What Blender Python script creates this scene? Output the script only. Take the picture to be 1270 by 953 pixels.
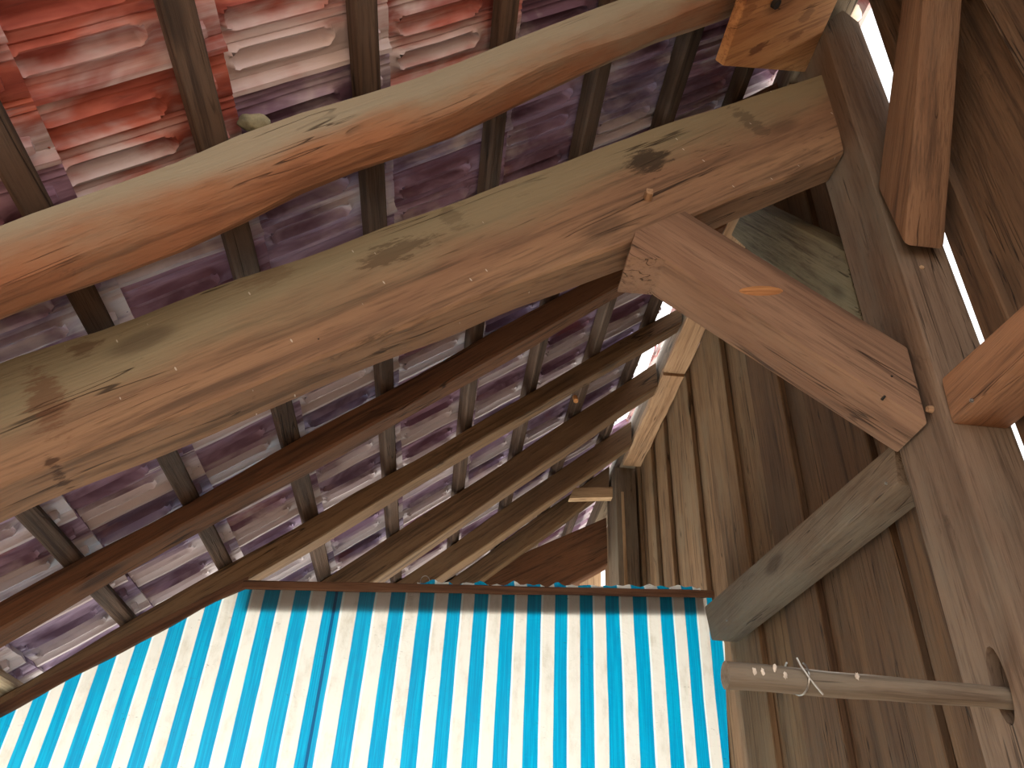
import bpy, bmesh, math, random
from mathutils import Vector, Matrix, noise
random.seed(11)
for o in list(bpy.data.objects): bpy.data.objects.remove(o)
sc = bpy.context.scene
C = sc.collection

# ------------------------------------------------------------ camera
F = 969.4; CX = 635.0; CY = 476.5; H = 1.7          # focal length in pixels, centre, eye height
def _rows(yaw, pit, rol):
    ca, sa, cb, sb, cc, s2 = math.cos(yaw), math.sin(yaw), math.cos(pit), math.sin(pit), math.cos(rol), math.sin(rol)
    Rz = Matrix(((ca, -sa, 0), (sa, ca, 0), (0, 0, 1)))
    fw = Rz @ Vector((0, cb, sb)); up = Rz @ Vector((0, -sb, cb)); rt = Rz @ Vector((1, 0, 0))
    return cc*rt + s2*up, -s2*rt + cc*up, fw
RT, UP, FW = _rows(math.radians(-3.89024), math.radians(35.08609), math.radians(3.31215))
cam = bpy.data.objects.new('camera', bpy.data.cameras.new('camera')); C.objects.link(cam)
cam.data.sensor_fit = 'HORIZONTAL'; cam.data.sensor_width = 36.0; cam.data.lens = F/1270*36.0
cam.data.clip_start = 0.02
m = Matrix.Identity(4)
for i in range(3): m[i][0] = RT[i]; m[i][1] = UP[i]; m[i][2] = -FW[i]
m.translation = Vector((0, 0, H)); cam.matrix_world = m
sc.camera = cam

# ------------------------------------------------------------ light: an overcast day outside an open barn
w = bpy.data.worlds.new('overcast_sky'); sc.world = w; w.use_nodes = True
bg = w.node_tree.nodes['Background']
bg.inputs['Color'].default_value = (0.96, 0.975, 1.0, 1); bg.inputs['Strength'].default_value = 1.0
sc.view_settings.view_transform = 'Standard'; sc.view_settings.look = 'None'
sc.view_settings.gamma = 1.0; sc.view_settings.use_curve_mapping = False
sc.view_settings.exposure = 1.4
sun = bpy.data.objects.new('sun_offscreen', bpy.data.lights.new('sun_offscreen', 'SUN')); C.objects.link(sun)
sun.data.energy = 10.5; sun.data.angle = math.radians(3); sun.data.color = (1.0, 0.97, 0.92)
sun.rotation_euler = Vector((-0.12, -1.0, -0.95)).to_track_quat('-Z', 'Y').to_euler()      # from beyond the far gable

# ------------------------------------------------------------ geometry helpers (lengths in metres, heights from eye level until H is added)
S = 1.55; TH = math.radians(41.2387); T = math.tan(TH)     # underside of the battens: z = S + T x
def ray(x, y): return RT*((x-CX)/F) - UP*((y-CY)/F) + FW
def onx(x, y, X): d = ray(x, y); return d*(X/d.x)
def ony(x, y, Y): d = ray(x, y); return d*(Y/d.y)
def roofz(x, dz=0.0): return S + T*x + dz
def lin(c):
    out = []
    for v in c[:3]:
        v /= 255.0
        out.append(v/12.92 if v <= 0.04045 else ((v+0.055)/1.055)**2.4)
    return tuple(out) + (1.0,)
def tag(o, label, cat, group=None, kind=None):
    if label: o['label'] = label
    if cat: o['category'] = cat
    if group: o['group'] = group
    if kind: o['kind'] = kind
    return o
def frame(P0, P1, hint):
    x = (P1-P0).normalized(); y = hint.cross(x)
    if y.length < 1e-4: y = Vector((0, 1, 0)).cross(x)
    if y.length < 1e-4: y = Vector((1, 0, 0)).cross(x)
    y.normalize(); z = x.cross(y)
    M = Matrix.Identity(4)
    for i in range(3): M[i][0] = x[i]; M[i][1] = y[i]; M[i][2] = z[i]
    M.translation = P0
    return M
def mesh_obj(name, verts, faces, mat, M=None, parent=None, smooth=35):
    """verts in eye-level world metres; M: local frame"""
    me = bpy.data.meshes.new(name)
    if M is None: M = Matrix.Identity(4)
    Mi = M.inverted()
    me.from_pydata([tuple(Mi @ Vector(v)) for v in verts], [], faces)
    me.update()
    bm = bmesh.new(); bm.from_mesh(me); bmesh.ops.recalc_face_normals(bm, faces=bm.faces); bm.to_mesh(me); bm.free()
    if smooth:
        me.shade_smooth(); me.set_sharp_from_angle(angle=math.radians(smooth))
    me.materials.append(mat)
    o = bpy.data.objects.new(name, me); C.objects.link(o)
    W = Matrix.Translation((0, 0, H)) @ M
    if parent is None: o.matrix_world = W
    else:
        o.parent = parent; o.matrix_parent_inverse = Matrix.Identity(4)
        o.matrix_basis = parent.matrix_world.inverted() @ W
    return o
def empty(name, loc):
    o = bpy.data.objects.new(name, None); C.objects.link(o); o.matrix_world = Matrix.Translation(loc)
    o.empty_display_size = 0.05
    return o
def interp(pts, t):
    if t <= pts[0][0]: return pts[0][1]
    for (a, va), (b, vb) in zip(pts, pts[1:]):
        if t <= b: return va + (vb-va)*((t-a)/(b-a))
    return pts[-1][1]
def polyline(P, n):
    L = [0.0]
    for a, b in zip(P, P[1:]): L.append(L[-1] + (b-a).length)
    k = [(l/L[-1], p) for l, p in zip(L, P)]
    return [interp(k, i/n) for i in range(n+1)]
def beam(name, top, bot, wv, mat, n=28, ch=0.012, amp=0.004, parent=None, seed=None):
    """hewn timber: near-face top arris, near-face bottom arris, vector through the thickness"""
    rnd = random.Random(seed if seed is not None else random.random())
    top = polyline(top, n); bot = polyline(bot, n)
    off = rnd.uniform(0, 50)
    verts = []; faces = []
    for i in range(n+1):
        a, b = top[i], bot[i]; c, d = b + wv, a + wv
        q = [a, b, c, d]; ring = []
        for k in range(4):
            p, pp, pn = q[k], q[k-1], q[(k+1) % 4]
            u = (pp-p).normalized(); v = (pn-p).normalized()
            cc = ch*(1 + 0.8*noise.noise((off+k*7.3, i*0.35, 0)))
            j = Vector((noise.noise((off+k*3.1, i*0.3, 1)), noise.noise((off+k*3.1, i*0.3, 5)), noise.noise((off+k*3.1, i*0.3, 9))))*amp*2
            ring += [p + u*cc + j, p + v*cc + j]
        verts += ring
    m_ = 8
    for i in range(n):
        for k in range(m_):
            faces.append((i*m_+k, i*m_+(k+1) % m_, (i+1)*m_+(k+1) % m_, (i+1)*m_+k))
    faces.append(tuple(range(m_))); faces.append(tuple(n*m_+k for k in reversed(range(m_))))
    c0 = (top[0]+bot[0])/2 + wv/2; c1 = (top[-1]+bot[-1])/2 + wv/2
    M = frame(c0, c1, (top[0]-bot[0]).normalized())
    return mesh_obj(name, verts, faces, mat, M, parent, 30)
def prism(name, poly, ext, mat, axis, ch=0.008, parent=None, amp=0.0):
    """a polygon pushed through its thickness, arrises eased; axis = grain direction"""
    n = len(poly)
    verts = list(poly) + [p+ext for p in poly]
    faces = [tuple(range(n)), tuple(reversed(range(n, 2*n)))] + [(k, (k+1) % n, n+(k+1) % n, n+k) for k in range(n)]
    ctr = sum(verts, Vector())/len(verts)
    M = frame(ctr, ctr + axis, ext.normalized())
    o = mesh_obj(name, verts, faces, mat, M, parent, 0)
    bm = bmesh.new(); bm.from_mesh(o.data)
    bmesh.ops.bevel(bm, geom=list(bm.edges), offset=ch, segments=2, profile=0.6, affect='EDGES')
    bmesh.ops.triangulate(bm, faces=[f for f in bm.faces if len(f.verts) > 4])
    bm.to_mesh(o.data); bm.free()
    o.data.shade_smooth(); o.data.set_sharp_from_angle(angle=math.radians(50))
    return o
def box(name, a, b, mat, parent=None, ch=0.004, axis=Vector((0, 0, 1))):
    p = [Vector((a[0], a[1], a[2])), Vector((b[0], a[1], a[2])), Vector((b[0], a[1], b[2])), Vector((a[0], a[1], b[2]))]
    return prism(name, p, Vector((0, b[1]-a[1], 0)), mat, axis, ch, parent)
def tube(name, P, rad, mat, parent=None, seg=8, r2=None):
    verts = []; faces = []; n = len(P)
    for i, p in enumerate(P):
        d = (P[min(i+1, n-1)]-P[max(i-1, 0)]).normalized()
        u = d.cross(Vector((0.31, 0.2, 0.93))).normalized(); v = d.cross(u)
        r = rad if r2 is None else rad + (r2-rad)*i/(n-1)
        for k in range(seg):
            a = 2*math.pi*k/seg; verts.append(p + u*math.cos(a)*r + v*math.sin(a)*r)
    for i in range(n-1):
        for k in range(seg):
            faces.append((i*seg+k, i*seg+(k+1) % seg, (i+1)*seg+(k+1) % seg, (i+1)*seg+k))
    faces.append(tuple(range(seg))); faces.append(tuple((n-1)*seg+k for k in reversed(range(seg))))
    return mesh_obj(name, verts, faces, mat, frame(P[0], P[-1] if (P[-1]-P[0]).length > 1e-3 else P[0]+Vector((1, 0, 0)), Vector((0, 0.1, 1)).normalized()), parent, 50)
def lump(name, c, r, mat, parent=None, seed=1, sq=(1, 1, 1), rough=0.25):
    bm = bmesh.new(); bmesh.ops.create_icosphere(bm, subdivisions=3, radius=1.0)
    vs = []
    for v in bm.verts:
        k = 1 + rough*noise.noise(v.co*1.7 + Vector((seed*5.3, 0, 0))) + rough*0.5*noise.noise(v.co*4.1 + Vector((0, seed*3.1, 0)))
        vs.append(Vector((v.co.x*r*sq[0]*k, v.co.y*r*sq[1]*k, v.co.z*r*sq[2]*k)) + c)
    fs = [tuple(v.index for v in f.verts) for f in bm.faces]; bm.free()
    return mesh_obj(name, vs, fs, mat, Matrix.Translation(c), parent, 60)

# ------------------------------------------------------------ materials
class NT:
    def __init__(s, name):
        s.m = bpy.data.materials.new(name); s.m.use_nodes = True; s.t = s.m.node_tree; s.n = s.t.nodes; s.l = s.t.links
        s.b = s.n['Principled BSDF']
    def node(s, typ, **kw):
        x = s.n.new(typ)
        for k, v in kw.items(): setattr(x, k, v)
        return x
    def put(s, sock, v):
        if hasattr(v, 'is_output'): s.l.new(v, sock)
        elif v is not None: sock.default_value = v
    def mix(s, fac, a, b, mode='MIX'):
        x = s.node('ShaderNodeMix', data_type='RGBA', blend_type=mode)
        s.put(x.inputs[0], fac); s.put(x.inputs[6], a); s.put(x.inputs[7], b); return x.outputs[2]
    def math(s, op, a, b=None, c=None, clamp=False):
        x = s.node('ShaderNodeMath', operation=op, use_clamp=clamp)
        s.put(x.inputs[0], a); s.put(x.inputs[1], b); s.put(x.inputs[2], c); return x.outputs[0]
    def ramp(s, v, lo, hi, smooth=True):
        x = s.node('ShaderNodeMapRange', interpolation_type='SMOOTHSTEP' if smooth else 'LINEAR')
        s.put(x.inputs[0], v); x.inputs[1].default_value = lo; x.inputs[2].default_value = hi; return x.outputs[0]
    def noise(s, vec, scale, detail=4, rough=0.55, dist=0.0):
        x = s.node('ShaderNodeTexNoise'); s.put(x.inputs['Vector'], vec); x.inputs['Scale'].default_value = scale
        x.inputs['Detail'].default_value = detail; x.inputs['Roughness'].default_value = rough; x.inputs['Distortion'].default_value = dist
        return x.outputs[0]
    def coords(s, scale=(1, 1, 1), rand=13.0):
        tc = s.node('ShaderNodeTexCoord'); oi = s.node('ShaderNodeObjectInfo')
        r = s.math('MULTIPLY', oi.outputs['Random'], rand)
        add = s.node('ShaderNodeVectorMath', operation='ADD'); s.l.new(tc.outputs['Object'], add.inputs[0]); s.l.new(r, add.inputs[1])
        s.tc = tc; s.oi = oi; s.base = add.outputs[0]
        return s.scaled(add.outputs[0], scale)
    def scaled(s, v, scale):
        mp = s.node('ShaderNodeVectorMath', operation='MULTIPLY'); s.l.new(v, mp.inputs[0]); mp.inputs[1].default_value = scale
        return mp.outputs[0]
    def bump(s, h, strength=0.4, dist=0.004):
        x = s.node('ShaderNodeBump'); x.inputs['Strength'].default_value = strength; x.inputs['Distance'].default_value = dist
        s.l.new(h, x.inputs['Height']); s.l.new(x.outputs[0], s.b.inputs['Normal'])
def wood(name, light, mid, dark, grey=None, greyamt=0.5, greylo=0.4, stain=0.5, fine=1.0, rough=0.85, dustz=None, fleck=0.0, knots=0.6, stainlo=0.60, spots=(), dustn=0.22):
    """old timber: grain along local X, patches, knots, stains; dustz=(z0,z1): greyed by dust between these local heights"""
    t = NT(name)
    fib = t.noise(t.coords((1.6, 42*fine, 42*fine)), 1.0, 5, 0.65, 0.3)
    saw = t.noise(t.scaled(t.base, (9, 150, 150)), 1.0, 3, 0.6)
    band = t.noise(t.scaled(t.base, (0.9, 7, 7)), 1.0, 4, 0.6, 0.8)
    patch = t.noise(t.scaled(t.base, (2.2, 5, 5)), 1.0, 5, 0.6)
    col = t.mix(t.ramp(band, 0.33, 0.66), lin(mid), lin(light))
    col = t.mix(t.math('MULTIPLY', t.ramp(fib, 0.48, 0.70), 0.8), col, lin(dark))
    col = t.mix(t.math('MULTIPLY', t.ramp(saw, 0.5, 0.72), 0.5), col, lin(dark))
    if grey:
        g = t.ramp(patch, greylo, greylo+0.25)
        if dustz:
            sep = t.node('ShaderNodeSeparateXYZ'); t.l.new(t.tc.outputs['Object'], sep.inputs[0])
            zz = t.math('ADD', sep.outputs[2], t.math('MULTIPLY', t.math('SUBTRACT', patch, 0.5), dustn))
            g = t.math('MAXIMUM', t.math('MULTIPLY', g, 0.35), t.ramp(zz, dustz[0], dustz[1]))
        col = t.mix(t.math('MULTIPLY', g, greyamt), col, lin(grey))
    st = t.noise(t.scaled(t.base, (4.0, 11, 11)), 1.0, 8, 0.72, 0.6)
    st2 = t.math('MULTIPLY', t.ramp(st, stainlo, stainlo+0.09), stain)
    col = t.mix(st2, col, lin([v*0.55 for v in dark]))
    vo = t.node('ShaderNodeTexVoronoi', feature='F1'); t.l.new(t.scaled(t.base, (2.0, 5.5, 5.5)), vo.inputs['Vector']); vo.inputs['Scale'].default_value = 1.0
    kn = t.math('MULTIPLY', t.math('SUBTRACT', 1.0, t.ramp(vo.outputs['Distance'], 0.07, 0.17)), knots)
    col = t.mix(kn, col, lin([v*0.8 for v in dark]))
    cr = t.noise(t.scaled(t.base, (0.7, 17, 17)), 1.0, 3, 0.6, 0.5)
    crk = t.math('SUBTRACT', 1.0, t.ramp(t.math('ABSOLUTE', t.math('SUBTRACT', cr, 0.5)), 0.002, 0.010))
    crk = t.math('MULTIPLY', crk, t.ramp(t.noise(t.scaled(t.base, (2.5, 9, 9)), 1.0, 3), 0.5, 0.6))
    col = t.mix(t.math('MULTIPLY', crk, 0.75), col, lin([v*0.4 for v in dark]))
    for (pos, rad, amt, sc_) in spots:
        df = t.node('ShaderNodeVectorMath', operation='SUBTRACT'); t.l.new(t.tc.outputs['Object'], df.inputs[0]); df.inputs[1].default_value = pos
        df2 = t.node('ShaderNodeVectorMath', operation='DIVIDE'); t.l.new(df.outputs[0], df2.inputs[0]); df2.inputs[1].default_value = rad
        ln = t.node('ShaderNodeVectorMath', operation='LENGTH'); t.l.new(df2.outputs[0], ln.inputs[0])
        rag = t.noise(t.scaled(t.base, (14, 60, 60)), 1.0, 6, 0.7, 0.4)
        vv = t.math('ADD', ln.outputs['Value'], t.math('MULTIPLY', t.math('SUBTRACT', rag, 0.5), 3.2))
        col = t.mix(t.math('MULTIPLY', t.math('SUBTRACT', 1.0, t.ramp(vv, 0.55, 1.0)), amt), col, lin(sc_))
    if fleck:
        v2 = t.node('ShaderNodeTexVoronoi', feature='F1'); t.l.new(t.scaled(t.base, (34, 11, 11)), v2.inputs['Vector']); v2.inputs['Scale'].default_value = 1.0
        sp = t.math('SUBTRACT', 1.0, t.ramp(v2.outputs['Distance'], 0.035, 0.065))
        col = t.mix(t.math('MULTIPLY', sp, fleck), col, lin((205, 195, 180)))
    t.put(t.b.inputs['Base Color'], col); t.b.inputs['Roughness'].default_value = rough
    t.b.inputs['Specular IOR Level'].default_value = 0.25
    h = t.math('ADD', fib, t.math('MULTIPLY', saw, 0.5)); h = t.math('SUBTRACT', h, t.math('ADD', t.math('MULTIPLY', kn, 0.5), t.math('MULTIPLY', crk, 0.8)))
    t.bump(h, 0.75, 0.005)
    return t.m
def plain(name, c, rough=0.8, metal=0.0, var=0.25, scale=30.0):
    t = NT(name); n = t.noise(t.coords(), scale, 5, 0.6)
    t.put(t.b.inputs['Base Color'], t.mix(t.ramp(n, 0.3, 0.7), lin([v*(1-var) for v in c]), lin([min(255, v*(1+var*0.4)) for v in c])))
    t.b.inputs['Roughness'].default_value = rough; t.b.inputs['Metallic'].default_value = metal
    t.bump(n, 0.4, 0.003)
    return t.m
M = {}
PRINC = dict(light=(150, 118, 90), mid=(128, 98, 76), dark=(84, 66, 52), grey=(134, 124, 98), greyamt=0.85, greylo=0.55, stain=0.6, fine=0.8, dustz=(0.0, 0.13), fleck=0.8, knots=0.5, stainlo=0.62)
M['rafter_near'] = wood('orange_rafter_timber', (150, 104, 74), (132, 86, 60), (92, 60, 42), (150, 144, 124), 0.9, 0.56, 0.5, 0.8, dustz=(-0.065, 0.01), stainlo=0.62, dustn=0.14)
M['rafter_dark'] = wood('brown_rafter_timber', (124, 86, 60), (102, 70, 50), (62, 45, 34), (96, 80, 64), 0.5, 0.56, 0.5)
M['rafter_tan'] = wood('tan_rafter_timber', (130, 104, 76), (108, 84, 62), (64, 50, 39), (100, 90, 76), 0.5, 0.56, 0.5)
M['rafter_deep'] = M['rafter_tan']
M['farbeam'] = M['rafter_dark']
M['strut'] = wood('pinkish_brown_strut_timber', (140, 110, 88), (122, 92, 72), (90, 68, 54), (120, 104, 88), 0.6, 0.56, 0.35, 0.7, knots=0.3)
M['post'] = wood('grey_brown_post_timber', (128, 108, 90), (108, 88, 72), (74, 58, 46), (116, 106, 92), 0.7, 0.46, 0.45, 0.8)
M['greybeam'] = wood('grey_timber', (130, 114, 96), (108, 92, 76), (72, 58, 46), (122, 114, 100), 0.75, 0.42, 0.4, 0.8)
M['greenbeam'] = wood('greenish_grey_brace_timber', (126, 118, 96), (102, 94, 76), (60, 52, 40), (128, 124, 102), 0.7, 0.44, 0.7)
M['orange'] = wood('orange_brown_brace_timber', (134, 102, 76), (112, 82, 60), (78, 58, 44), (116, 100, 84), 0.5, 0.58, 0.3, 0.8)
M['neartie'] = wood('brown_tie_timber', (150, 108, 78), (126, 88, 62), (84, 60, 44), (120, 102, 84), 0.5, 0.58, 0.3, 0.8)
M['board'] = wood('brown_wall_board', (134, 108, 80), (110, 86, 62), (66, 50, 38), (118, 104, 84), 0.7, 0.44, 0.4, 0.9, knots=0.35)
M['board_red'] = wood('reddish_wall_board', (116, 90, 66), (94, 72, 54), (58, 44, 34), (98, 82, 66), 0.7, 0.44, 0.4, 0.9, knots=0.35)
M['knotty'] = wood('knotty_orange_plank', (196, 146, 98), (168, 116, 74), (104, 64, 42), (168, 150, 124), 0.5, 0.58, 0.45, 0.6, knots=0.9)
M['pale'] = wood('pale_plank', (190, 162, 128), (170, 140, 106), (120, 92, 68), (172, 156, 132), 0.5, 0.5, 0.25)
M['strip'] = wood('light_brown_plank', (172, 142, 112), (154, 122, 92), (108, 80, 58), (150, 130, 108), 0.5, 0.5, 0.4)
M['batten'] = wood('dark_roof_batten', (96, 78, 66), (74, 58, 48), (44, 34, 30), (110, 98, 90), 0.6, 0.5, 0.5)
M['batten_pale'] = wood('pale_roof_batten', (206, 190, 162), (186, 166, 134), (130, 108, 84), (200, 190, 170), 0.5, 0.5, 0.2)
M['lath'] = wood('brown_lath', (124, 92, 70), (104, 76, 58), (70, 50, 40), None, 0, 0, 0.3)
M['wire'] = plain('galvanised_wire', (170, 168, 162), 0.35, 0.8)
M['mortar'] = plain('pale_mortar', (212, 200, 184), 0.95, 0, 0.2, 14)
M['clump'] = plain('greenish_mortar_clump', (150, 146, 120), 0.95, 0, 0.35, 22)
M['dark'] = plain('dark_knot_and_hole_shade', (40, 34, 28), 0.95)  # dark knot; also paints the shade of the nail holes
M['scar'] = wood('fresh_cut_wood', (190, 138, 88), (172, 118, 72), (130, 84, 54), None, 0, 0, 0.1)
M['earth'] = plain('earth_dim_bounce', (148, 124, 102), 0.95, 0, 0.2, 1.3)  # unseen ground, tone shaped to dim the bounce from the front
M['concrete'] = plain('concrete_pale_bounce', (206, 203, 195), 0.95, 0, 0.12, 1.3)  # unseen ground, tone shaped to lift bounce light behind the tarp

def tile_material():
    t = NT('old_clay_tile')
    t.coords()
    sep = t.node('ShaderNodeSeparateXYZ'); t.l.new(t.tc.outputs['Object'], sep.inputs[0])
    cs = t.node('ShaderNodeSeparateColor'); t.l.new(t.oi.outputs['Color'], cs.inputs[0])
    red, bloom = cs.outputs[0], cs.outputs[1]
    edge_white = cs.outputs[2]
    streak = t.noise(t.scaled(t.base, (4, 85, 20)), 1.0, 3, 0.6, 0.3)
    patch = t.noise(t.scaled(t.base, (5, 8, 6)), 1.0, 4, 0.55, 0.4)
    patch2 = t.noise(t.scaled(t.base, (4, 15, 8)), 1.0, 4, 0.6, 0.5)
    clay = t.mix(t.ramp(patch2, 0.38, 0.64), lin((136, 62, 50)), lin((184, 100, 80)))
    plum = t.mix(t.ramp(patch2, 0.36, 0.66), lin((102, 86, 110)), lin((162, 152, 184)))
    plum = t.mix(t.math('MULTIPLY', t.ramp(patch, 0.56, 0.70), 0.7), plum, lin((120, 68, 78)))
    col = t.mix(red, plum, clay)
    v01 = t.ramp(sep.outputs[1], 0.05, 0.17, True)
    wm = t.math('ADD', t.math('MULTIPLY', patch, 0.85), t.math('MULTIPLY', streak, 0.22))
    wm = t.math('ADD', wm, t.math('MULTIPLY', t.math('MULTIPLY', t.math('SUBTRACT', v01, 0.5), edge_white), 0.5))  # whiter towards one side edge, by the per-tile amount
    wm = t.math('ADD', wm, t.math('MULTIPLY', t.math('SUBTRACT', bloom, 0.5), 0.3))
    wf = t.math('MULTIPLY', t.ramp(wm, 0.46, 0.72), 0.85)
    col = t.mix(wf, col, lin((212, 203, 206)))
    soot = t.noise(t.scaled(t.base, (5, 45, 20)), 1.0, 5, 0.65)
    col = t.mix(t.math('MULTIPLY', t.ramp(soot, 0.6, 0.76), 0.45), col, lin((58, 40, 42)))
    t.put(t.b.inputs['Base Color'], col); t.b.inputs['Roughness'].default_value = 0.75; t.b.inputs['Specular IOR Level'].default_value = 0.3
    t.bump(t.math('ADD', streak, t.math('MULTIPLY', patch2, 0.6)), 0.5, 0.003)
    return t.m
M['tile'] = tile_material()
def tarp_material():
    t = NT('striped_tarpaulin')
    tc = t.node('ShaderNodeTexCoord'); sep = t.node('ShaderNodeSeparateXYZ'); t.l.new(tc.outputs['UV'], sep.inputs[0])
    t.coords(rand=0)
    wob = t.noise(t.scaled(t.base, (9, 9, 5)), 1.0, 3)
    ph = t.math('FRACT', t.math('ADD', t.math('ADD', sep.outputs[0], t.math('MULTIPLY', t.math('SUBTRACT', wob, 0.5), 0.05)), 40.0))
    blue = t.math('MULTIPLY', t.ramp(ph, 0.0, 0.02, False), t.math('SUBTRACT', 1.0, t.ramp(ph, 0.50, 0.52, False)))
    edge = t.math('MULTIPLY', t.ramp(ph, 0.50, 0.53, False), t.math('SUBTRACT', 1.0, t.ramp(ph, 0.55, 0.60, False)))
    thread = t.noise(t.scaled(t.base, (260, 260, 3)), 1.0, 2)
    b1 = t.mix(t.ramp(thread, 0.35, 0.7), lin((0, 140, 190)), lin((0, 168, 210)))
    dirt = t.noise(t.scaled(t.base, (16, 16, 7)), 1.0, 8, 0.7)
    wcol = t.mix(t.ramp(dirt, 0.45, 0.75), lin((222, 221, 214)), lin((198, 194, 182)))
    wcol = t.mix(edge, wcol, lin((225, 244, 244)))
    col = t.mix(blue, wcol, b1)
    scratch = t.noise(t.scaled(t.base, (30, 30, 90)), 1.0, 8, 0.75, 1.5)
    area = t.noise(t.scaled(t.base, (3.2, 3.2, 3.2)), 1.0, 2)
    sm = t.math('MULTIPLY', t.ramp(scratch, 0.60, 0.68), t.ramp(area, 0.48, 0.6))
    col = t.mix(t.math('MULTIPLY', sm, 0.65), col, lin((60, 66, 62)))
    # a darker line along one sewn seam
    sq = t.math('ABSOLUTE', t.math('SUBTRACT', sep.outputs[0], 4.33))
    col = t.mix(t.math('SUBTRACT', 1.0, t.ramp(sq, 0.035, 0.055)), col, lin((0, 84, 132)))
    dif = t.node('ShaderNodeBsdfDiffuse'); tr = t.node('ShaderNodeBsdfTranslucent'); mx = t.node('ShaderNodeMixShader'); gl = t.node('ShaderNodeBsdfGlossy'); m2 = t.node('ShaderNodeMixShader')
    t.l.new(col, dif.inputs['Color']); t.l.new(col, tr.inputs['Color']); mx.inputs[0].default_value = 0.74
    t.l.new(dif.outputs[0], mx.inputs[1]); t.l.new(tr.outputs[0], mx.inputs[2])
    gl.inputs['Roughness'].default_value = 0.45; m2.inputs[0].default_value = 0.03
    t.l.new(mx.outputs[0], m2.inputs[1]); t.l.new(gl.outputs[0], m2.inputs[2])
    bp = t.node('ShaderNodeBump'); bp.inputs['Strength'].default_value = 0.35; bp.inputs['Distance'].default_value = 0.006
    wr = t.noise(t.scaled(t.base, (14, 14, 22)), 1.0, 5, 0.6, 1.0); t.l.new(wr, bp.inputs['Height'])
    for b in (dif, tr, gl): t.l.new(bp.outputs[0], b.inputs['Normal'])
    out = [x for x in t.n if x.type == 'OUTPUT_MATERIAL'][0]; t.l.new(m2.outputs[0], out.inputs['Surface'])
    return t.m
M['tarp'] = tarp_material()

# ------------------------------------------------------------ the setting: unseen ground, its two tones chosen to steer bounce light
def slab(name, x0, x1, y0, y1, z, mat):
    v = [Vector((x, y, q)) for q in (z, z-0.1) for x, y in ((x0, y0), (x1, y0), (x1, y1), (x0, y1))]
    return mesh_obj(name, v, [(0, 1, 2, 3), (7, 6, 5, 4), (0, 4, 5, 1), (1, 5, 6, 2), (2, 6, 7, 3), (3, 7, 4, 0)], mat, None, None, 0)
tag(slab('floor', -9.0, 9.0, -18.0, 2.3, -H, M['earth']), 'unseen brown earth floor of the open barn, toned dark to cut bounce light', 'floor', kind='structure')
tag(slab('floor', -30, 30, -30, 30, -H-0.03, M['concrete']), 'unseen concrete yard around and behind the barn, toned pale for bounce light', 'floor', kind='structure')

# ------------------------------------------------------------ roof: battens and clay tiles
roof = empty('ceiling', (0, 0, H+S))
tag(roof, 'sloping underside of the roof, clay tiles hung on dark battens', 'roof', kind='structure')
SLO = Vector((math.cos(TH), 0, math.sin(TH))); NRM = Vector((-math.sin(TH), 0, math.cos(TH)))
BAT = [-1.72, -1.475, -1.225, -0.97, -0.738, -0.507, -0.257, 0.0, 0.243, 0.502, 0.765]
BH = 0.045
for i, bx in enumerate(BAT):
    c = Vector((bx, 0, roofz(bx)))
    wd = (0.05, 0.052, 0.046, 0.044)[i % 4]
    n = 18; ys = [-0.5 + 6.0*k/n for k in range(n+1)]
    top = []; bot = []
    for k, y in enumerate(ys):
        dx = 0.008*noise.noise((i*9.1, y*0.8, 0)); dz = 0.004*noise.noise((i*4.1, y*1.3, 3))
        p = c + SLO*dx + NRM*dz; p.y = y
        bot.append(p); top.append(p + NRM*BH)
    o = beam('batten', top, bot, SLO*wd, M['batten_pale'] if i in (2,) else M['batten'], n=n, ch=0.005, amp=0.002, parent=roof, seed=i)
TW = 0.214; TL = 0.45
def stadium(u, v, u0, u1, vc, hw):
    """signed distance to a long rounded slot"""
    a = u0+hw; b = u1-hw; uu = max(a, min(b, u))
    return math.hypot(u-uu, v-vc) - hw
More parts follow.
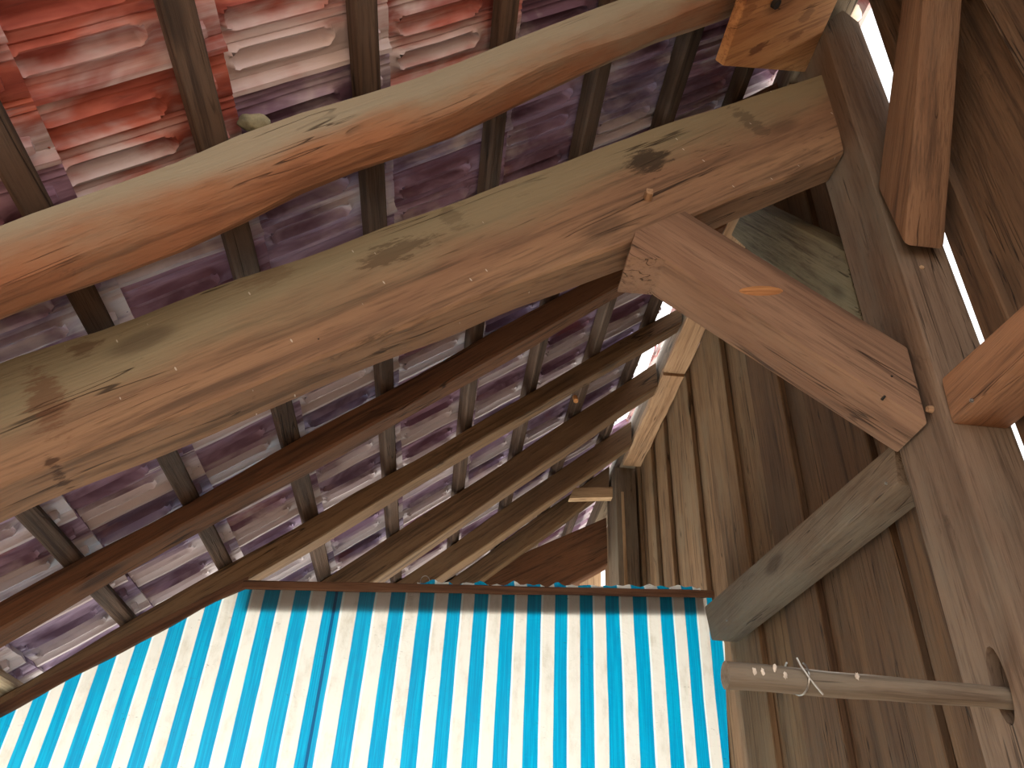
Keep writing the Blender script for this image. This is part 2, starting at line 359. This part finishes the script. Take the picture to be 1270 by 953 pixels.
def tile_mesh(kind):
    rnd = random.Random(kind*7+1)
    us = [0, .03, .06, .09, .115, .128, .136, .143, .15, .16, .18, .22, .26, .285, .30, .31, .317, .324, .332, .345, .37, .40, .43, TL]
    vs = [TW*k/44 for k in range(45)]
    def hgt(u, v):
        h = 0.0
        for vc, hw in ((0.070, 0.021), (0.148, 0.019)):
            d = stadium(u, v, 0.132, 0.330, vc, hw)
            h -= 0.012*math.exp(-(d/0.0045)**2)
            if d < 0: h += 0.012*min(1, -d/0.008)
        for vg in (0.022, 0.036, 0.098, 0.109, 0.121, 0.178, 0.188):
            h += 0.0055*math.exp(-((v-vg)/0.0028)**2)
        h -= 0.010*max(0, min(1, (v-0.199)/0.003))
        h += 0.006*max(0, min(1, (0.012-v)/0.004))
        h += 0.004*math.sin(u*7+kind)*0.4
        h += 0.0025*noise.noise((u*9, v*14, kind*3.3))
        return h
    verts = []; faces = []; nu, nv = len(us), len(vs)
    for u in us:
        for v in vs: verts.append((u, v, hgt(u, v)))
    for i in range(nu-1):
        for j in range(nv-1):
            faces.append((i*nv+j, i*nv+j+1, (i+1)*nv+j+1, (i+1)*nv+j))
    b = len(verts)
    ring = [j for j in range(nv)] + [i*nv+nv-1 for i in range(1, nu)] + [(nu-1)*nv+j for j in range(nv-2, -1, -1)] + [i*nv for i in range(nu-2, 0, -1)]
    for k in ring: verts.append((verts[k][0], verts[k][1], 0.022))
    nr = len(ring)
    for k in range(nr): faces.append((ring[k], b+k, b+(k+1) % nr, ring[(k+1) % nr]))
    faces.append(tuple(b+k for k in range(nr)))
    # two nibs that hook over the batten
    for vc in (0.052, 0.166):
        q = len(verts)
        for (u, v, z) in ((.405, vc-.013, .004), (.424, vc-.010, .004), (.424, vc+.010, .004), (.405, vc+.013, .004), (.408, vc-.009, -.024), (.420, vc-.007, -.022), (.420, vc+.007, -.022), (.408, vc+.009, -.024)):
            verts.append((u, v, z))
        faces += [tuple(q+k for k in f) for f in ((0, 1, 2, 3), (4, 7, 6, 5), (0, 4, 5, 1), (1, 5, 6, 2), (2, 6, 7, 3), (3, 7, 4, 0))]
    me = bpy.data.meshes.new('roof_tile'); me.from_pydata(verts, [], faces); me.update()
    bm = bmesh.new(); bm.from_mesh(me); bmesh.ops.recalc_face_normals(bm, faces=bm.faces); bm.to_mesh(me); bm.free()
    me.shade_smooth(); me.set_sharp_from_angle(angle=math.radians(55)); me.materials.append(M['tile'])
    return me
TM = [tile_mesh(k) for k in range(4)]
Rinv = roof.matrix_world.inverted()
for i in range(1, len(BAT)):
    for j in range(26):
        if j > 24 and i < 5: continue
        y = -0.42 + TW*j + (0.107 if i % 2 else 0.0) + 0.05
        if i == len(BAT)-1 and False: continue
        hook = Vector((BAT[i], 0, roofz(BAT[i]))) + NRM*(BH+0.006) + SLO*0.094      # top end of the tile, past the batten
        ang = TH - 0.052 + random.gauss(0, 0.006)
        X = Vector((math.cos(ang), 0, math.sin(ang))); Z = Vector((-math.sin(ang), 0, math.cos(ang)))
        tw = random.gauss(0, 0.010)
        Y = (Vector((0, 1, 0)) + Z*random.gauss(0, 0.010) + X*tw).normalized(); Z = X.cross(Y).normalized(); X = Y.cross(Z)
        P = hook - X*TL + Vector((0, y + random.gauss(0, 0.002), 0))
        Mw = Matrix.Identity(4)
        for k in range(3): Mw[k][0] = X[k]; Mw[k][1] = Y[k]; Mw[k][2] = Z[k]
        Mw.translation = P + Vector((0, 0, H))
        o = bpy.data.objects.new('roof_tile', random.choice(TM)); C.objects.link(o); o.parent = roof
        o.matrix_basis = Rinv @ Mw
        redz = 0.95 if y < 0.85 else (0.22 if y < 1.5 else 0.16)
        if y < 0.85 and random.random() < 0.15: redz = 0.5
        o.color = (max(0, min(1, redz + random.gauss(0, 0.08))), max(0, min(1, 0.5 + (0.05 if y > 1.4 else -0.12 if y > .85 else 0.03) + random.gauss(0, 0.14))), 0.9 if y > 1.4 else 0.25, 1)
# course above the last batten: cut short, leaving a gap beside the ridge; far ones lengthened to block sun
for j, (y, kx) in enumerate([(-0.3+TW*q, 1.0 if q < 9 else (0.40 + 0.06*random.random()) if q < 19 else 0.82) for q in range(27)]):
    a = TH - 0.05; X = Vector((math.cos(a), 0, math.sin(a))); Z = Vector((-math.sin(a), 0, math.cos(a)))
    Mw = Matrix.Identity(4)
    for k in range(3): Mw[k][0] = X[k]; Mw[k][1] = (0, 1, 0)[k]; Mw[k][2] = Z[k]
    Mw = Mw @ Matrix.Diagonal((kx, 1, 1, 1))
    Mw.translation = Vector((0.74, y, roofz(0.74))) + NRM*0.085 + Vector((0, 0, H))
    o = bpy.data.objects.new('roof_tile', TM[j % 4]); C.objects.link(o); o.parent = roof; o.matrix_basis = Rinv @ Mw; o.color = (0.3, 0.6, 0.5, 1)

for j in range(15):  # ridge caps added to keep sun from entering at the ridge gap
    n = 8; vs = []; y0 = -0.5 + 0.4*j; y1 = y0 + 0.43
    for yy, rr in ((y0, 0.120), (y1, 0.110)):
        for r_ in (rr, rr-0.014):
            for q in range(n+1):
                a = math.pi*q/n; vs.append(Vector((1.045 + math.cos(a)*r_, yy, 2.47 + math.sin(a)*r_*0.8)))
    m1 = n+1; fs = []
    for q in range(n):
        fs += [(q, q+1, 2*m1+q+1, 2*m1+q), (m1+q, 3*m1+q, 3*m1+q+1, m1+q+1), (q, m1+q, m1+q+1, q+1), (2*m1+q, 2*m1+q+1, 3*m1+q+1, 3*m1+q)]
    fs += [(0, 2*m1, 3*m1, m1), (n, m1+n, 3*m1+n, 2*m1+n)]
    o = mesh_obj('sunblock_ridge_tile', vs, fs, M['tile'], Matrix.Translation((1.045, y0, 2.47)), roof, 40); o.color = (0.8, 0.6, 0.3, 1)

# ------------------------------------------------------------ board wall under the ridge
WX = 1.035
wall = empty('wall_right', (WX, 2.5, 0)); tag(wall, 'upright brown board partition below the ridge', 'wall', kind='structure')
seams = [4.95, 4.7, 4.45, 4.28, 4.1, 3.96, 3.80, 3.65, 3.52, 3.39, 3.17, 2.96, 2.73, 2.50, 2.28, 2.05, 1.85, 1.635]
def plank(y0, y1, k, zt, mat, lean=0.0, th=0.02):
    """y1 > y0; edges slightly crooked"""
    x0 = WX + (0.024 if k % 2 else 0.0)
    lap = 0.035 if k % 2 else -0.001
    n = 8; zs = [-H + (zt+H)*q/n for q in range(n+1)]
    verts = []; faces = []
    for q, z in enumerate(zs):
        a = y0 - lap + 0.006*noise.noise((k*5.7, z*1.4, 0)); b = y1 + (lap if not lean else 0) - lean*max(0, z-1.2) + 0.006*noise.noise((k*5.7, z*1.4, 8))
        dx = 0.003*noise.noise((k*2.7, z, 4))
        e = 0.003
        verts += [Vector((x0+dx+e, a, z)), Vector((x0+dx, a+e, z)), Vector((x0+dx, b-e, z)), Vector((x0+dx+e, b, z)), Vector((x0+dx+th, b, z)), Vector((x0+dx+th, a, z))]
    for q in range(n):
        for c in range(6): faces.append((q*6+c, q*6+(c+1) % 6, (q+1)*6+(c+1) % 6, (q+1)*6+c))
    faces.append(tuple(range(6))); faces.append(tuple(n*6+c for c in reversed(range(6))))
    c0 = Vector((x0, (y0+y1)/2, -H))
    return mesh_obj('plank', verts, faces, mat, frame(c0, c0+Vector((0, 0, 1)), Vector((-1, 0, 0))), wall, 30)
for k in range(len(seams)-1):
    plank(seams[k+1], seams[k], k, 2.30, M['board'] if seams[k] > 2.3 else M['board_red'])
k0 = len(seams)
for k, (a, b) in enumerate(((1.42, 1.605), (1.225, 1.42))): plank(a, b, k0+2*k, 2.30, M['board_red'])
plank(1.56, 1.70, 1, 2.30, M['board_red'])
for k, (a, b) in enumerate(((1.075, 1.155), (0.82, 1.075), (0.58, 0.82), (0.34, 0.58), (0.1, 0.34), (-0.14, 0.1), (-0.4, -0.14))): plank(a, b, k0+(4 if k % 2 == 0 else 5), 2.38, M['board_red'], 0.045 if k == 0 else 0.0)

# ------------------------------------------------------------ timbers
def rafter(name, y0, y1, wd, prof, mat, label, xr=0.915, xl=-1.8, grp=None, ch=0.012, amp=0.005, bend=0.0):
    """near face runs from y0 (x=-1.2) to y1 (x=0.9); prof: x -> (top, bottom) offsets from the batten plane"""
    n = 30; top = []; bot = []
    for k in range(n+1):
        x = xl + (xr-xl)*k/n
        y = y0 + (y1-y0)*(x+1.2)/2.1
        top.append(Vector((x, y, roofz(x, interp([(p[0], p[1]) for p in prof], x)))))
        bot.append(Vector((x+0.02*0, y, roofz(x, interp([(p[0], p[2]) for p in prof], x)))))
    o = beam(name, top, bot, Vector((0, wd, 0)), mat, n=n, ch=ch, amp=amp)
    return tag(o, label, 'rafter', grp)
rA = rafter('rafter', 0.93, 0.93, 0.115, [(-1.8, -0.004, -0.16), (-0.7, -0.004, -0.165), (-0.3, -0.004, -0.15), (0.1, -0.004, -0.14), (0.5, -0.004, -0.13)], M['rafter_near'],
            'orange brown rafter with dusty white upper edge, above the thick principal', ch=0.03, amp=0.008)
rafter('rafter', 1.45, 1.45, 0.08, [(-1.8, -0.004, -0.10), (0.9, -0.004, -0.10)], M['rafter_dark'], 'rafter almost hidden behind the thick principal rafter')
rC = rafter('rafter', 1.98, 1.99, 0.085, [(-1.8, -0.004, -0.09), (-1.06, -0.004, -0.088), (-0.7, -0.004, -0.085), (-0.395, -0.004, -0.109), (0.564, -0.004, -0.116)], M['rafter_dark'],
            'dark brown rafter with orange underside, first below the thick principal', ch=0.008)
rD = rafter('rafter', 2.42, 2.60, 0.085, [(-1.8, -0.004, -0.10), (-0.6, -0.004, -0.105), (0.9, -0.004, -0.09)], M['rafter_tan'],
            'dark rafter running down to the sloping edge of the striped tarp', ch=0.007)
rE = rafter('rafter', 3.05, 3.03, 0.10, [(-1.8, -0.004, -0.165), (-0.3, -0.004, -0.165), (0.6, -0.004, -0.145)], M['rafter_deep'],
            'deep dark rafter with pale tan underside, vanishing behind the top of the striped tarp', ch=0.007)
rF = rafter('rafter', 3.6, 3.58, 0.09, [(-1.8, -0.004, -0.155), (0.9, -0.004, -0.145)], M['rafter_deep'],
            'dark rafter with a small wire loop, between the deep rafter and the far principal', ch=0.007)
rG = rafter('rafter', 4.08, 4.06, 0.085, [(-1.8, -0.004, -0.155), (0.9, -0.004, -0.148)], M['rafter_deep'],
            'last rafter before the far truss, with a thin pale underside', ch=0.007, xr=0.89)
rafter('rafter', 4.95, 4.95, 0.08, [(-1.8, -0.004, -0.14), (0.9, -0.004, -0.14)], M['rafter_deep'], 'rafter beyond the far truss')

YB = 1.208
bt = [ony(x, y, YB) for x, y in ((0, 450), (400, 308), (860, 141), (1024, 90))]
bb = [ony(x, y, YB) for x, y in ((0, 604), (460, 420), (860, 268), (1046, 190))]
bt.insert(0, Vector((-1.78, YB, roofz(-1.78, -0.03)))); bb.insert(0, Vector((-1.70, YB, roofz(-1.70, -0.36))))      # down to the eaves
Mf = frame((bt[0]+bb[0])/2 + Vector((0, 0.049, 0)), (bt[-1]+bb[-1])/2 + Vector((0, 0.049, 0)), (bt[0]-bb[0]).normalized()).inverted()
def spot(x, y, rl, rv, amt, c): return (tuple(Mf @ ony(x, y, YB)), (rl, 0.3, rv), amt, c)
M['principal'] = wood('weathered_principal_timber', spots=[spot(805, 200, 0.075, 0.05, 0.85, (52, 42, 32)), spot(490, 312, 0.10, 0.035, 0.6, (70, 54, 38)), spot(60, 500, 0.035, 0.09, 0.6, (96, 60, 40)),
    spot(62, 572, 0.014, 0.014, 0.8, (60, 40, 28)), spot(105, 430, 0.03, 0.02, 0.6, (86, 60, 42)), spot(930, 150, 0.03, 0.08, 0.5, (70, 58, 46)), spot(330, 345, 0.06, 0.03, 0.4, (100, 76, 54)), spot(560, 270, 0.03, 0.05, 0.4, (80, 66, 50))], **PRINC)
pr = beam('principal_rafter', bt, bb, Vector((0, 0.098, 0)), M['principal'], n=50, ch=0.006, amp=0.003, seed=5)
tag(pr, 'thick wide principal rafter, tan and orange brown, jointed into the king post', 'beam')
# square peg standing out of the principal
pc = ony(803, 246, YB)
prism('wooden_peg', [pc+Vector((-.008, -.022, -.008)), pc+Vector((.008, -.022, -.010)), pc+Vector((.009, -.022, .009)), pc+Vector((-.007, -.022, .010))], Vector((0, .05, 0)), M['strip'], Vector((0, 1, 0)), 0.002, pr)

XK = 0.9; KY0, KY1 = 1.147, 1.322
kp = prism('king_post', [Vector((XK, KY0, -H)), Vector((1.022, KY0, -H)), Vector((1.022, KY0, 2.20)), Vector((0.985, KY0, 2.26)), Vector((XK, KY0, 2.16))], Vector((0, KY1-KY0, 0)), M['post'], Vector((0, 0, 1)), 0.007)
tag(kp, 'upright grey brown king post carrying braces, beside the board wall', 'post')
YS = 1.192
sp = [ony(x, y, YS) for x, y in ((788, 286), (849, 261), (1126, 431), (1151, 525), (826, 322), (779, 318))]
st = prism('strut', sp, Vector((0, 0.118, 0)), M['strut'], (sp[2]-sp[1]).normalized(), 0.005)
tag(st, 'pinkish brown strut with pale oval scar, between the principal and the king post', 'beam')
sc_c = ony(944, 361, YS)
e1 = (sp[2]-sp[1]).normalized(); e2 = Vector((-e1.z, 0, e1.x)).normalized()
if e2.z < 0: e2 = -e2
ax = (ony(975, 360, YS)-ony(915, 361, YS)); hl = ax.length/2; ax.normalize(); ay = Vector((-ax.z, 0, ax.x))
pv = []; pf = []
for q in range(20):
    a = 2*math.pi*q/20
    pv.append(sc_c + ax*math.cos(a)*hl + ay*math.sin(a)*0.015 + Vector((0, 0.002, 0)))
for q in range(20):
    a = 2*math.pi*q/20
    pv.append(sc_c + ax*math.cos(a)*hl*0.75 + ay*math.sin(a)*0.011 + Vector((0, -0.0035, 0)))
pf = [(q, (q+1) % 20, 20+(q+1) % 20, 20+q) for q in range(20)] + [tuple(20+q for q in range(20))]
s_ = mesh_obj('scar', pv, pf, M['scar'], frame(sc_c, sc_c+ax, Vector((0, -1, 0))), st, 60); s_['label'] = 'pale oval scar'

tie = prism('longitudinal_tie', [onx(x, y, XK+0.002) for x, y in ((1108, 548), (873, 753), (882, 795), (1113, 600))], Vector((0.095, 0, 0)), M['greybeam'], Vector((0, 1, 0)), 0.008)
tag(tie, 'grey tie beam running from the king post down to the corner of the striped tarp', 'beam')
q0 = [onx(x, y, XK+0.002) for x, y in ((1166, 470), (1180, 527))]
q1 = [onx(x, y, XK+0.002) for x, y in ((1270, 447), (1270, 376))]
d0 = (q1[1]-q0[0]).normalized(); d1 = (q1[0]-q0[1]).normalized()
q1 = [q0[1] + d1*0.9, q0[0] + d0*0.9]
nt = prism('longitudinal_tie', q0 + q1, Vector((0.11, 0, 0)), M['neartie'], Vector((0, 1, 0)), 0.008)
tag(nt, 'tie beam butting against the open side of the king post, away from the tarp', 'beam')
rb = prism('ridge_brace', [onx(x, y, XK+0.012) for x, y in ((926, 249), (1046, 310), (1080, 445), (905, 292))], Vector((0.09, 0, 0)), M['greenbeam'], (onx(926, 249, XK)-onx(1046, 310, XK)).normalized(), 0.014)
tag(rb, 'greenish grey brace rising from the king post to the ridge behind the strut', 'beam')
bl = [onx(x, y, XK) for x, y in ((1087, 233), (1117, 0))]; br = [onx(x, y, XK) for x, y in ((1121, 306), (1144, 0))]
bl.append(bl[1] + (bl[1]-bl[0])*0.9); br.append(br[1] + (br[1]-br[0])*0.9)
nb = prism('ridge_brace', [bl[0], bl[2], br[2], br[0]], Vector((0.092, 0, 0)), M['orange'], (bl[2]-bl[0]).normalized(), 0.012)
tag(nb, 'orange brown brace rising from the open side of the king post up to the ridge', 'beam')

# ridge purlin with two planks nailed below it
pu = box('ridge_purlin', (0.925, -0.6, 2.262), (1.02, 5.4, 2.40), M['greybeam'], None, 0.008, Vector((0, 1, 0)))
tag(pu, 'grey ridge purlin along the top of the board wall', 'beam')
for a, b, dz in ((1.40, 2.96, 0.0), (2.965, 3.86, -0.012)):
    beam('plank', [Vector((0.925, a+(b-a)*q/6, 2.262)) for q in range(7)], [Vector((0.925, a+(b-a)*q/6, 2.238+dz)) for q in range(7)], Vector((0.105, 0, 0)), M['strip'], n=20, ch=0.003, amp=0.004, parent=pu)
# knotty plank lying under the rafters beside the ridge
def onroof(x, y, c):
    d = ray(x, y); return d*(c/(d.z - T*d.x))
kc = S-0.215
kp_ = [onroof(x, y, kc) for x, y in ((897, 82), (1000, 90), (1012, 60))]
k3 = kp_[2].copy(); k3.y = 0.25; k4 = kp_[0].copy(); k4.y = 0.25
kv = [kp_[0], kp_[1], kp_[2], k3, k4]; kctr = sum(kv, Vector())/5 + NRM*0.015
Mk = frame(kctr, kctr+SLO, NRM).inverted()
def kspot(x, y, a, b, amt, c): return (tuple(Mk @ onroof(x, y, kc)), (a, b, 0.3), amt, c)
M['knotty'] = wood('knotty_orange_plank', (206, 154, 104), (180, 126, 82), (120, 76, 50), (178, 160, 132), 0.5, 0.58, 0.45, 0.6, knots=0.6,
    spots=[kspot(940, 60, 0.045, 0.020, 0.75, (96, 56, 36)), kspot(985, 45, 0.05, 0.012, 0.6, (110, 66, 42)), kspot(1000, 20, 0.03, 0.03, 0.5, (120, 84, 58)), kspot(930, 12, 0.03, 0.02, 0.5, (130, 80, 50))])
kn = prism('plank', [kp_[0], kp_[1], kp_[2], k3, k4], NRM*0.03, M['knotty'], SLO, 0.004)
tag(kn, 'knotty orange plank nailed under the rafters beside the ridge, next to the king post', 'plank')
tube('knot', [onroof(960, 3, kc)-NRM*0.012, onroof(960, 3, kc)+NRM*0.005], 0.013, M['dark'], kn, 10)

# far truss
k2 = box('king_post', (XK, 3.95, -0.2), (1.02, 4.2, 2.262), M['greybeam'], None, 0.008); tag(k2, 'far king post with a pale front edge, standing beyond the tarp', 'post')
prism('pale_strip', [Vector((0.93, 3.942, 0.4)), Vector((0.955, 3.942, 0.4)), Vector((0.945, 3.942, 2.1)), Vector((0.93, 3.942, 2.1))], Vector((0, 0.02, 0)), M['pale'], Vector((0, 0, 1)), 0.002, k2)
YH = 4.2
ht = [ony(x, y, YH) for x, y in ((640, 690), (752, 642))]; hb = [ony(x, y, YH) for x, y in ((650, 757), (754, 700))]
dd = (ht[1]-ht[0]); ht.insert(0, ht[0]-dd*2.4); hb.insert(0, hb[0]-(hb[1]-hb[0])*2.4)
hp = beam('principal_rafter', ht, hb, Vector((0, 0.09, 0)), M['farbeam'], n=20, ch=0.007); tag(hp, 'broad dark principal rafter of the far truss, seen over the tarp', 'beam')
cb = prism('collar_board', [ony(x, y, 3.86) for x, y in ((712, 605), (760, 604), (760, 617), (706, 618))], Vector((0, 0.05, 0)), M['pale'], Vector((1, 0, 0)), 0.004)
tag(cb, 'short pale level board fixed beside the far king post', 'board')
# far gable of pale boards
gb = empty('wall_back', (0.4, 5.2, 0)); tag(gb, 'pale upright gable boards at the far end of the roof', 'wall', kind='structure')
for k in range(5):
    x1 = 1.06 - 0.15*k; x0 = x1 - 0.152
    box('plank', (x0, 5.2 + 0.026*(k % 2), 1.1), (x1, 5.225 + 0.026*(k % 2), roofz(x0, -0.01)), M['pale'], gb, 0.002)

# ------------------------------------------------------------ striped tarp
A = ony(300, 730, 2.42); B = ony(880, 740, 2.84)
U = Vector((B.x-A.x, B.y-A.y, 0)); LEN = U.length; U.normalize(); N = Vector((-U.y, U.x, 0))
def tp(x, y):
    d = ray(x, y); P = d*(N.dot(A)/N.dot(d)); return (P-A).dot(U), P.z
edge_px = [(100/2.761, 608+750/2.761), (210/2.761, 608+690/2.761), (330/2.761, 608+615/2.761), (460/2.761, 608+540/2.761), (575/2.761, 608+478/2.761)]
edges = [tp(*q)[0] for q in edge_px] + [tp(240+q/5.29, 763)[0] for q in (60, 255, 430, 635, 840)] + [tp(400+q/2.761, 760)[0] for q in (115, 225, 325, 425, 515, 610, 700, 795, 880, 968, 1063, 1157, 1240)]
edges = [edges[0]-0.06*k for k in range(14, 0, -1)] + edges + [edges[-1]+0.100, edges[-1]+0.204]
# stripe number: the stripe that starts at pixel x=240+840/5.29 is number 4
base = 14 + 5 + 4 - 4
phase = [(s, i-base) for i, s in enumerate(edges)]
lp = [tp(*q) for q in ((-260, 1030), (0, 888), (150, 808), (300, 729))]; rp = tp(880, 740)
def ztop(s):
    if s <= lp[-1][0]: return interp(lp, s)
    return lp[-1][1] + (rp[1]-lp[-1][1])*(s-lp[-1][0])/(rp[0]-lp[-1][0])
def sright(z): return interp([(-0.8, 1.66), (0.5, 1.70), (0.92, 1.735), (1.12, 1.69)], z)
ns, nz = 150, 60
verts = []; faces = []; uvs = []
s0 = lp[0][0]; ZB = -0.75
for i in range(ns+1):
    for j in range(nz+1):
        a = i/ns; zt_ = ztop(s0 + (1.70-s0)*a) + 0.012; q = j/nz
        z = zt_ + (ZB-zt_)*q
        s = s0 + (sright(z)-s0)*a
        dn = 0.010*noise.noise((s*2.6, z*1.1, 2))*min(1, max(0, q-0.04)*6) + 0.004*noise.noise((s*11, z*2.2, 7))*min(1, max(0, q-0.03)*8) + 0.003*math.sin(s*64)*noise.noise((s*3, z*1.3, 1))*min(1, q*6)
        dn -= 0.05*q*q
        if abs(interp(phase, s)-4.33) < 0.12: dn += 0.006*(1-abs(interp(phase, s)-4.33)/0.12)
        verts.append(A + U*s + N*dn + Vector((0, 0, z-A.z))); uvs.append((interp(phase, s), z))
for i in range(ns):
    for j in range(nz):
        faces.append((i*(nz+1)+j, i*(nz+1)+j+1, (i+1)*(nz+1)+j+1, (i+1)*(nz+1)+j))
tarp = mesh_obj('striped_tarp', verts, faces, M['tarp'], frame(A, A+U, Vector((0, 0, 1))), None, 80)
uvl = tarp.data.uv_layers.new(name='stripe')
for lp_ in tarp.data.loops: uvl.data[lp_.index].uv = uvs[lp_.vertex_index]
tag(tarp, 'blue and white striped tarpaulin hanging as a curtain below the rafters', 'tarp')
# torn fringe folded back above the lath
fv = []; ff = []; fu = []; n = 90
for i in range(n+1):
    s = 0.55 + (1.66-0.55)*i/n; z = ztop(s)
    hgt = max(0.004, 0.024 + 0.020*noise.noise((s*24, 0, 4)) + 0.010*max(0, s-0.9))
    for q, (dz, dy) in enumerate(((0.006, 0.004), (0.012+hgt*0.5, 0.010), (0.012+hgt, 0.016))):
        fv.append(A + U*s + N*(dy + 0.003*noise.noise((s*30, q, 2))) + Vector((0, 0, z-A.z+dz))); fu.append((interp(phase, s), z))
for i in range(n):
    for q in range(2): ff.append((i*3+q, i*3+q+1, (i+1)*3+q+1, (i+1)*3+q))
fr = mesh_obj('folded_edge', fv, ff, M['tarp'], tarp.matrix_world.copy() if False else frame(A, A+U, Vector((0, 0, 1))), tarp, 80)
uvl = fr.data.uv_layers.new(name='stripe')
for lp_ in fr.data.loops: uvl.data[lp_.index].uv = fu[lp_.vertex_index]
# lath over its level top edge, lath on the sloping edge, head beam behind
def onplane(s, dz, dn): return A + U*s + N*dn + Vector((0, 0, ztop(s)-A.z+dz))
ss = [0.0 + 1.70*k/12 for k in range(13)]
la = beam('nailing_lath', [onplane(s, 0.020, -0.016) for s in ss], [onplane(s, -0.008, -0.016) for s in ss], N*0.013, M['lath'], n=24, ch=0.003, amp=0.0015)
tag(la, 'thin level brown lath pinning the top edge of the striped tarp', 'lath')
ss2 = [s0*0.98 + (0.012-s0*0.98)*k/10 for k in range(11)]
la2 = beam('nailing_lath', [onplane(s, 0.034, -0.016) for s in ss2], [onplane(s, -0.006, -0.016) for s in ss2], N*0.013, M['lath'], n=24, ch=0.003, amp=0.002)
tag(la2, 'sloping brown lath pinning the slanted edge of the striped tarp', 'lath')
hb_ = [0.02, 0.6, 1.2, 1.66]
hbm = beam('head_beam', [onplane(s, 0.012, 0.008) for s in hb_], [onplane(s, -0.080, 0.008) for s in hb_], N*0.07, M['lath'], n=16, ch=0.003, amp=0.001)
tag(hbm, 'head beam behind the top of the striped tarp', 'beam')

# ------------------------------------------------------------ pole pegged into the king post, with a twist of wire
p0 = ony(901, 838, YB+0.02); p1 = ony(1252, 867, YB+0.02)
PP = [p0 + (p1-p0)*t + Vector((0, 0, 0.002*noise.noise((t*4, 0, 0)))) for t in [k/14 for k in range(15)]]
PP = [PP[0]-(p1-p0).normalized()*0.002] + PP + [p1 + (p1-p0).normalized()*0.035]
po = tube('round_pole', PP, 0.0215, M['greybeam'], None, 16, 0.0165); tag(po, 'short round grey pole sticking out of the king post across the boards', 'pole')
# rounded tip
wc = ony(987, 842, YB+0.02); dx = (p1-p0).normalized()
loopP = []
for k in range(22):
    a = 2*math.pi*k/21*0.92 + 2.0
    loopP.append(wc + dx*(0.012*math.sin(a*0.5+0.3)) + Vector((0, math.cos(a)*0.024, math.sin(a)*0.024)))
tube('wire_loop', loopP, 0.0016, M['wire'], po, 6)
wt = [ony(988, 816, YB-0.005), ony(993, 826, YB-0.004), ony(1005, 843, YB-0.004), ony(1021, 862, YB+0.0)]
tube('wire_end', wt, 0.0016, M['wire'], po, 6)
for (x, y) in ((936, 833), (946, 834), (961, 829), (974, 838), (1063, 839)):
    lump('tape_scrap', ony(x, y, YB-0.0005), 0.0036, M['mortar'], po, x, (0.8, 0.4, 1.5), 0.6)
# worn mortise around the pole
mz = onx(1240, 850, XK)
def oval(x): return [Vector((x, 1.228 + math.cos(2*math.pi*q/18)*0.022, mz.z + math.sin(2*math.pi*q/18)*0.062)) for q in range(18)]
side = [(q, (q+1) % 18, 18+(q+1) % 18, 18+q) for q in range(18)]
cut = mesh_obj('cutter', oval(XK-0.03) + oval(XK+0.05), [tuple(range(18)), tuple(range(18, 36))] + side, M['post'], None, None, 0)
md = kp.modifiers.new('recess', 'BOOLEAN'); md.operation = 'DIFFERENCE'; md.solver = 'EXACT'; md.object = cut
bpy.context.view_layer.update()
new = bpy.data.meshes.new_from_object(kp.evaluated_get(bpy.context.evaluated_depsgraph_get()))
kp.modifiers.clear(); kp.data = new; bpy.data.objects.remove(cut)
mo = mesh_obj('mortise', oval(XK+0.049) + oval(XK+0.056), [tuple(range(18)), tuple(range(18, 36))] + side, M['post'], frame(mz, mz+Vector((0, 0, 1)), Vector((-1, 0, 0))), kp, 30)
mo['label'] = 'recessed floor of the worn mortise'

# ------------------------------------------------------------ small things
c = ony(318, 166, 0.96)
cl = lump('mortar_clump', c+Vector((0, -0.02, 0.004)), 0.020, M['clump'], None, 3, (1.5, 0.9, 0.8)); tag(cl, 'greenish grey clump of mortar perched on the dusty rafter under the red tiles', 'mortar')
for k, (x, y, Y, r) in enumerate(((797, 486, 3.25, 0.03), (783, 537, 3.85, 0.035), (1052, 22, 1.25, 0.03))):
    l = lump('ridge_mortar', ony(x, y, Y), r, M['mortar'], None, 7+k, (1.2, 1.5, 0.7))
    tag(l, ('pale mortar lump in the gap beside the ridge, between the tan rafters', 'pale mortar lump at the ridge near the far king post', 'white mortar bedding at the head of the near king post')[k], 'mortar')
wl = ony(527, 722, 3.58)
tube('wire_loop', [wl + Vector((0.022*math.cos(a), 0, 0.03*math.sin(a))) for a in [math.pi*(k/10*1.25-0.1) for k in range(11)]], 0.002, M['wire'], rF, 6)
dw = Vector((0, 0, 0)); d_ = ony(714, 497, 2.6)
tube('dowel', [d_ + Vector((0, -0.006, -0.006)), d_ + Vector((0, 0.02, 0.03))], 0.010, M['scar'], rD, 12)

def stud(parent, p, nrm, r, mat, name, out=0.004):
    return tube(name, [p - nrm*0.01, p + nrm*out*0.7, p + nrm*out], r, mat, parent, 8, r*0.75)
NX = Vector((-1, 0, 0)); NY = Vector((0, -1, 0))
for (x, y) in ((1100, 600), (902, 770)): stud(tie, onx(x, y, XK+0.002), NX, 0.0035, M['wire'], 'nail_head')
stud(nt, onx(1206, 497, XK+0.002), NX, 0.004, M['wire'], 'nail_head')
stud(kp, onx(1156, 508, XK), NX, 0.008, M['strip'], 'wooden_peg', 0.01)
stud(kp, ony(1143, 332, KY0), NY, 0.006, M['pale'], 'wood_chip', 0.003)
for (x, y) in ((238, 446), (258, 446), (272, 443), (395, 421)): stud(pr, ony(x, y, YB), NY, 0.0022, M['dark'], 'painted_nail_hole', 0.001)  # raised dark dots; the shade of each hole is put in the colour
for (x, y) in ((1106, 467), (1097, 492)): stud(st, ony(x, y, YS), NY, 0.003, M['dark'], 'painted_nail_hole', 0.001)  # same dots on the strut, hole shade painted as dark colour
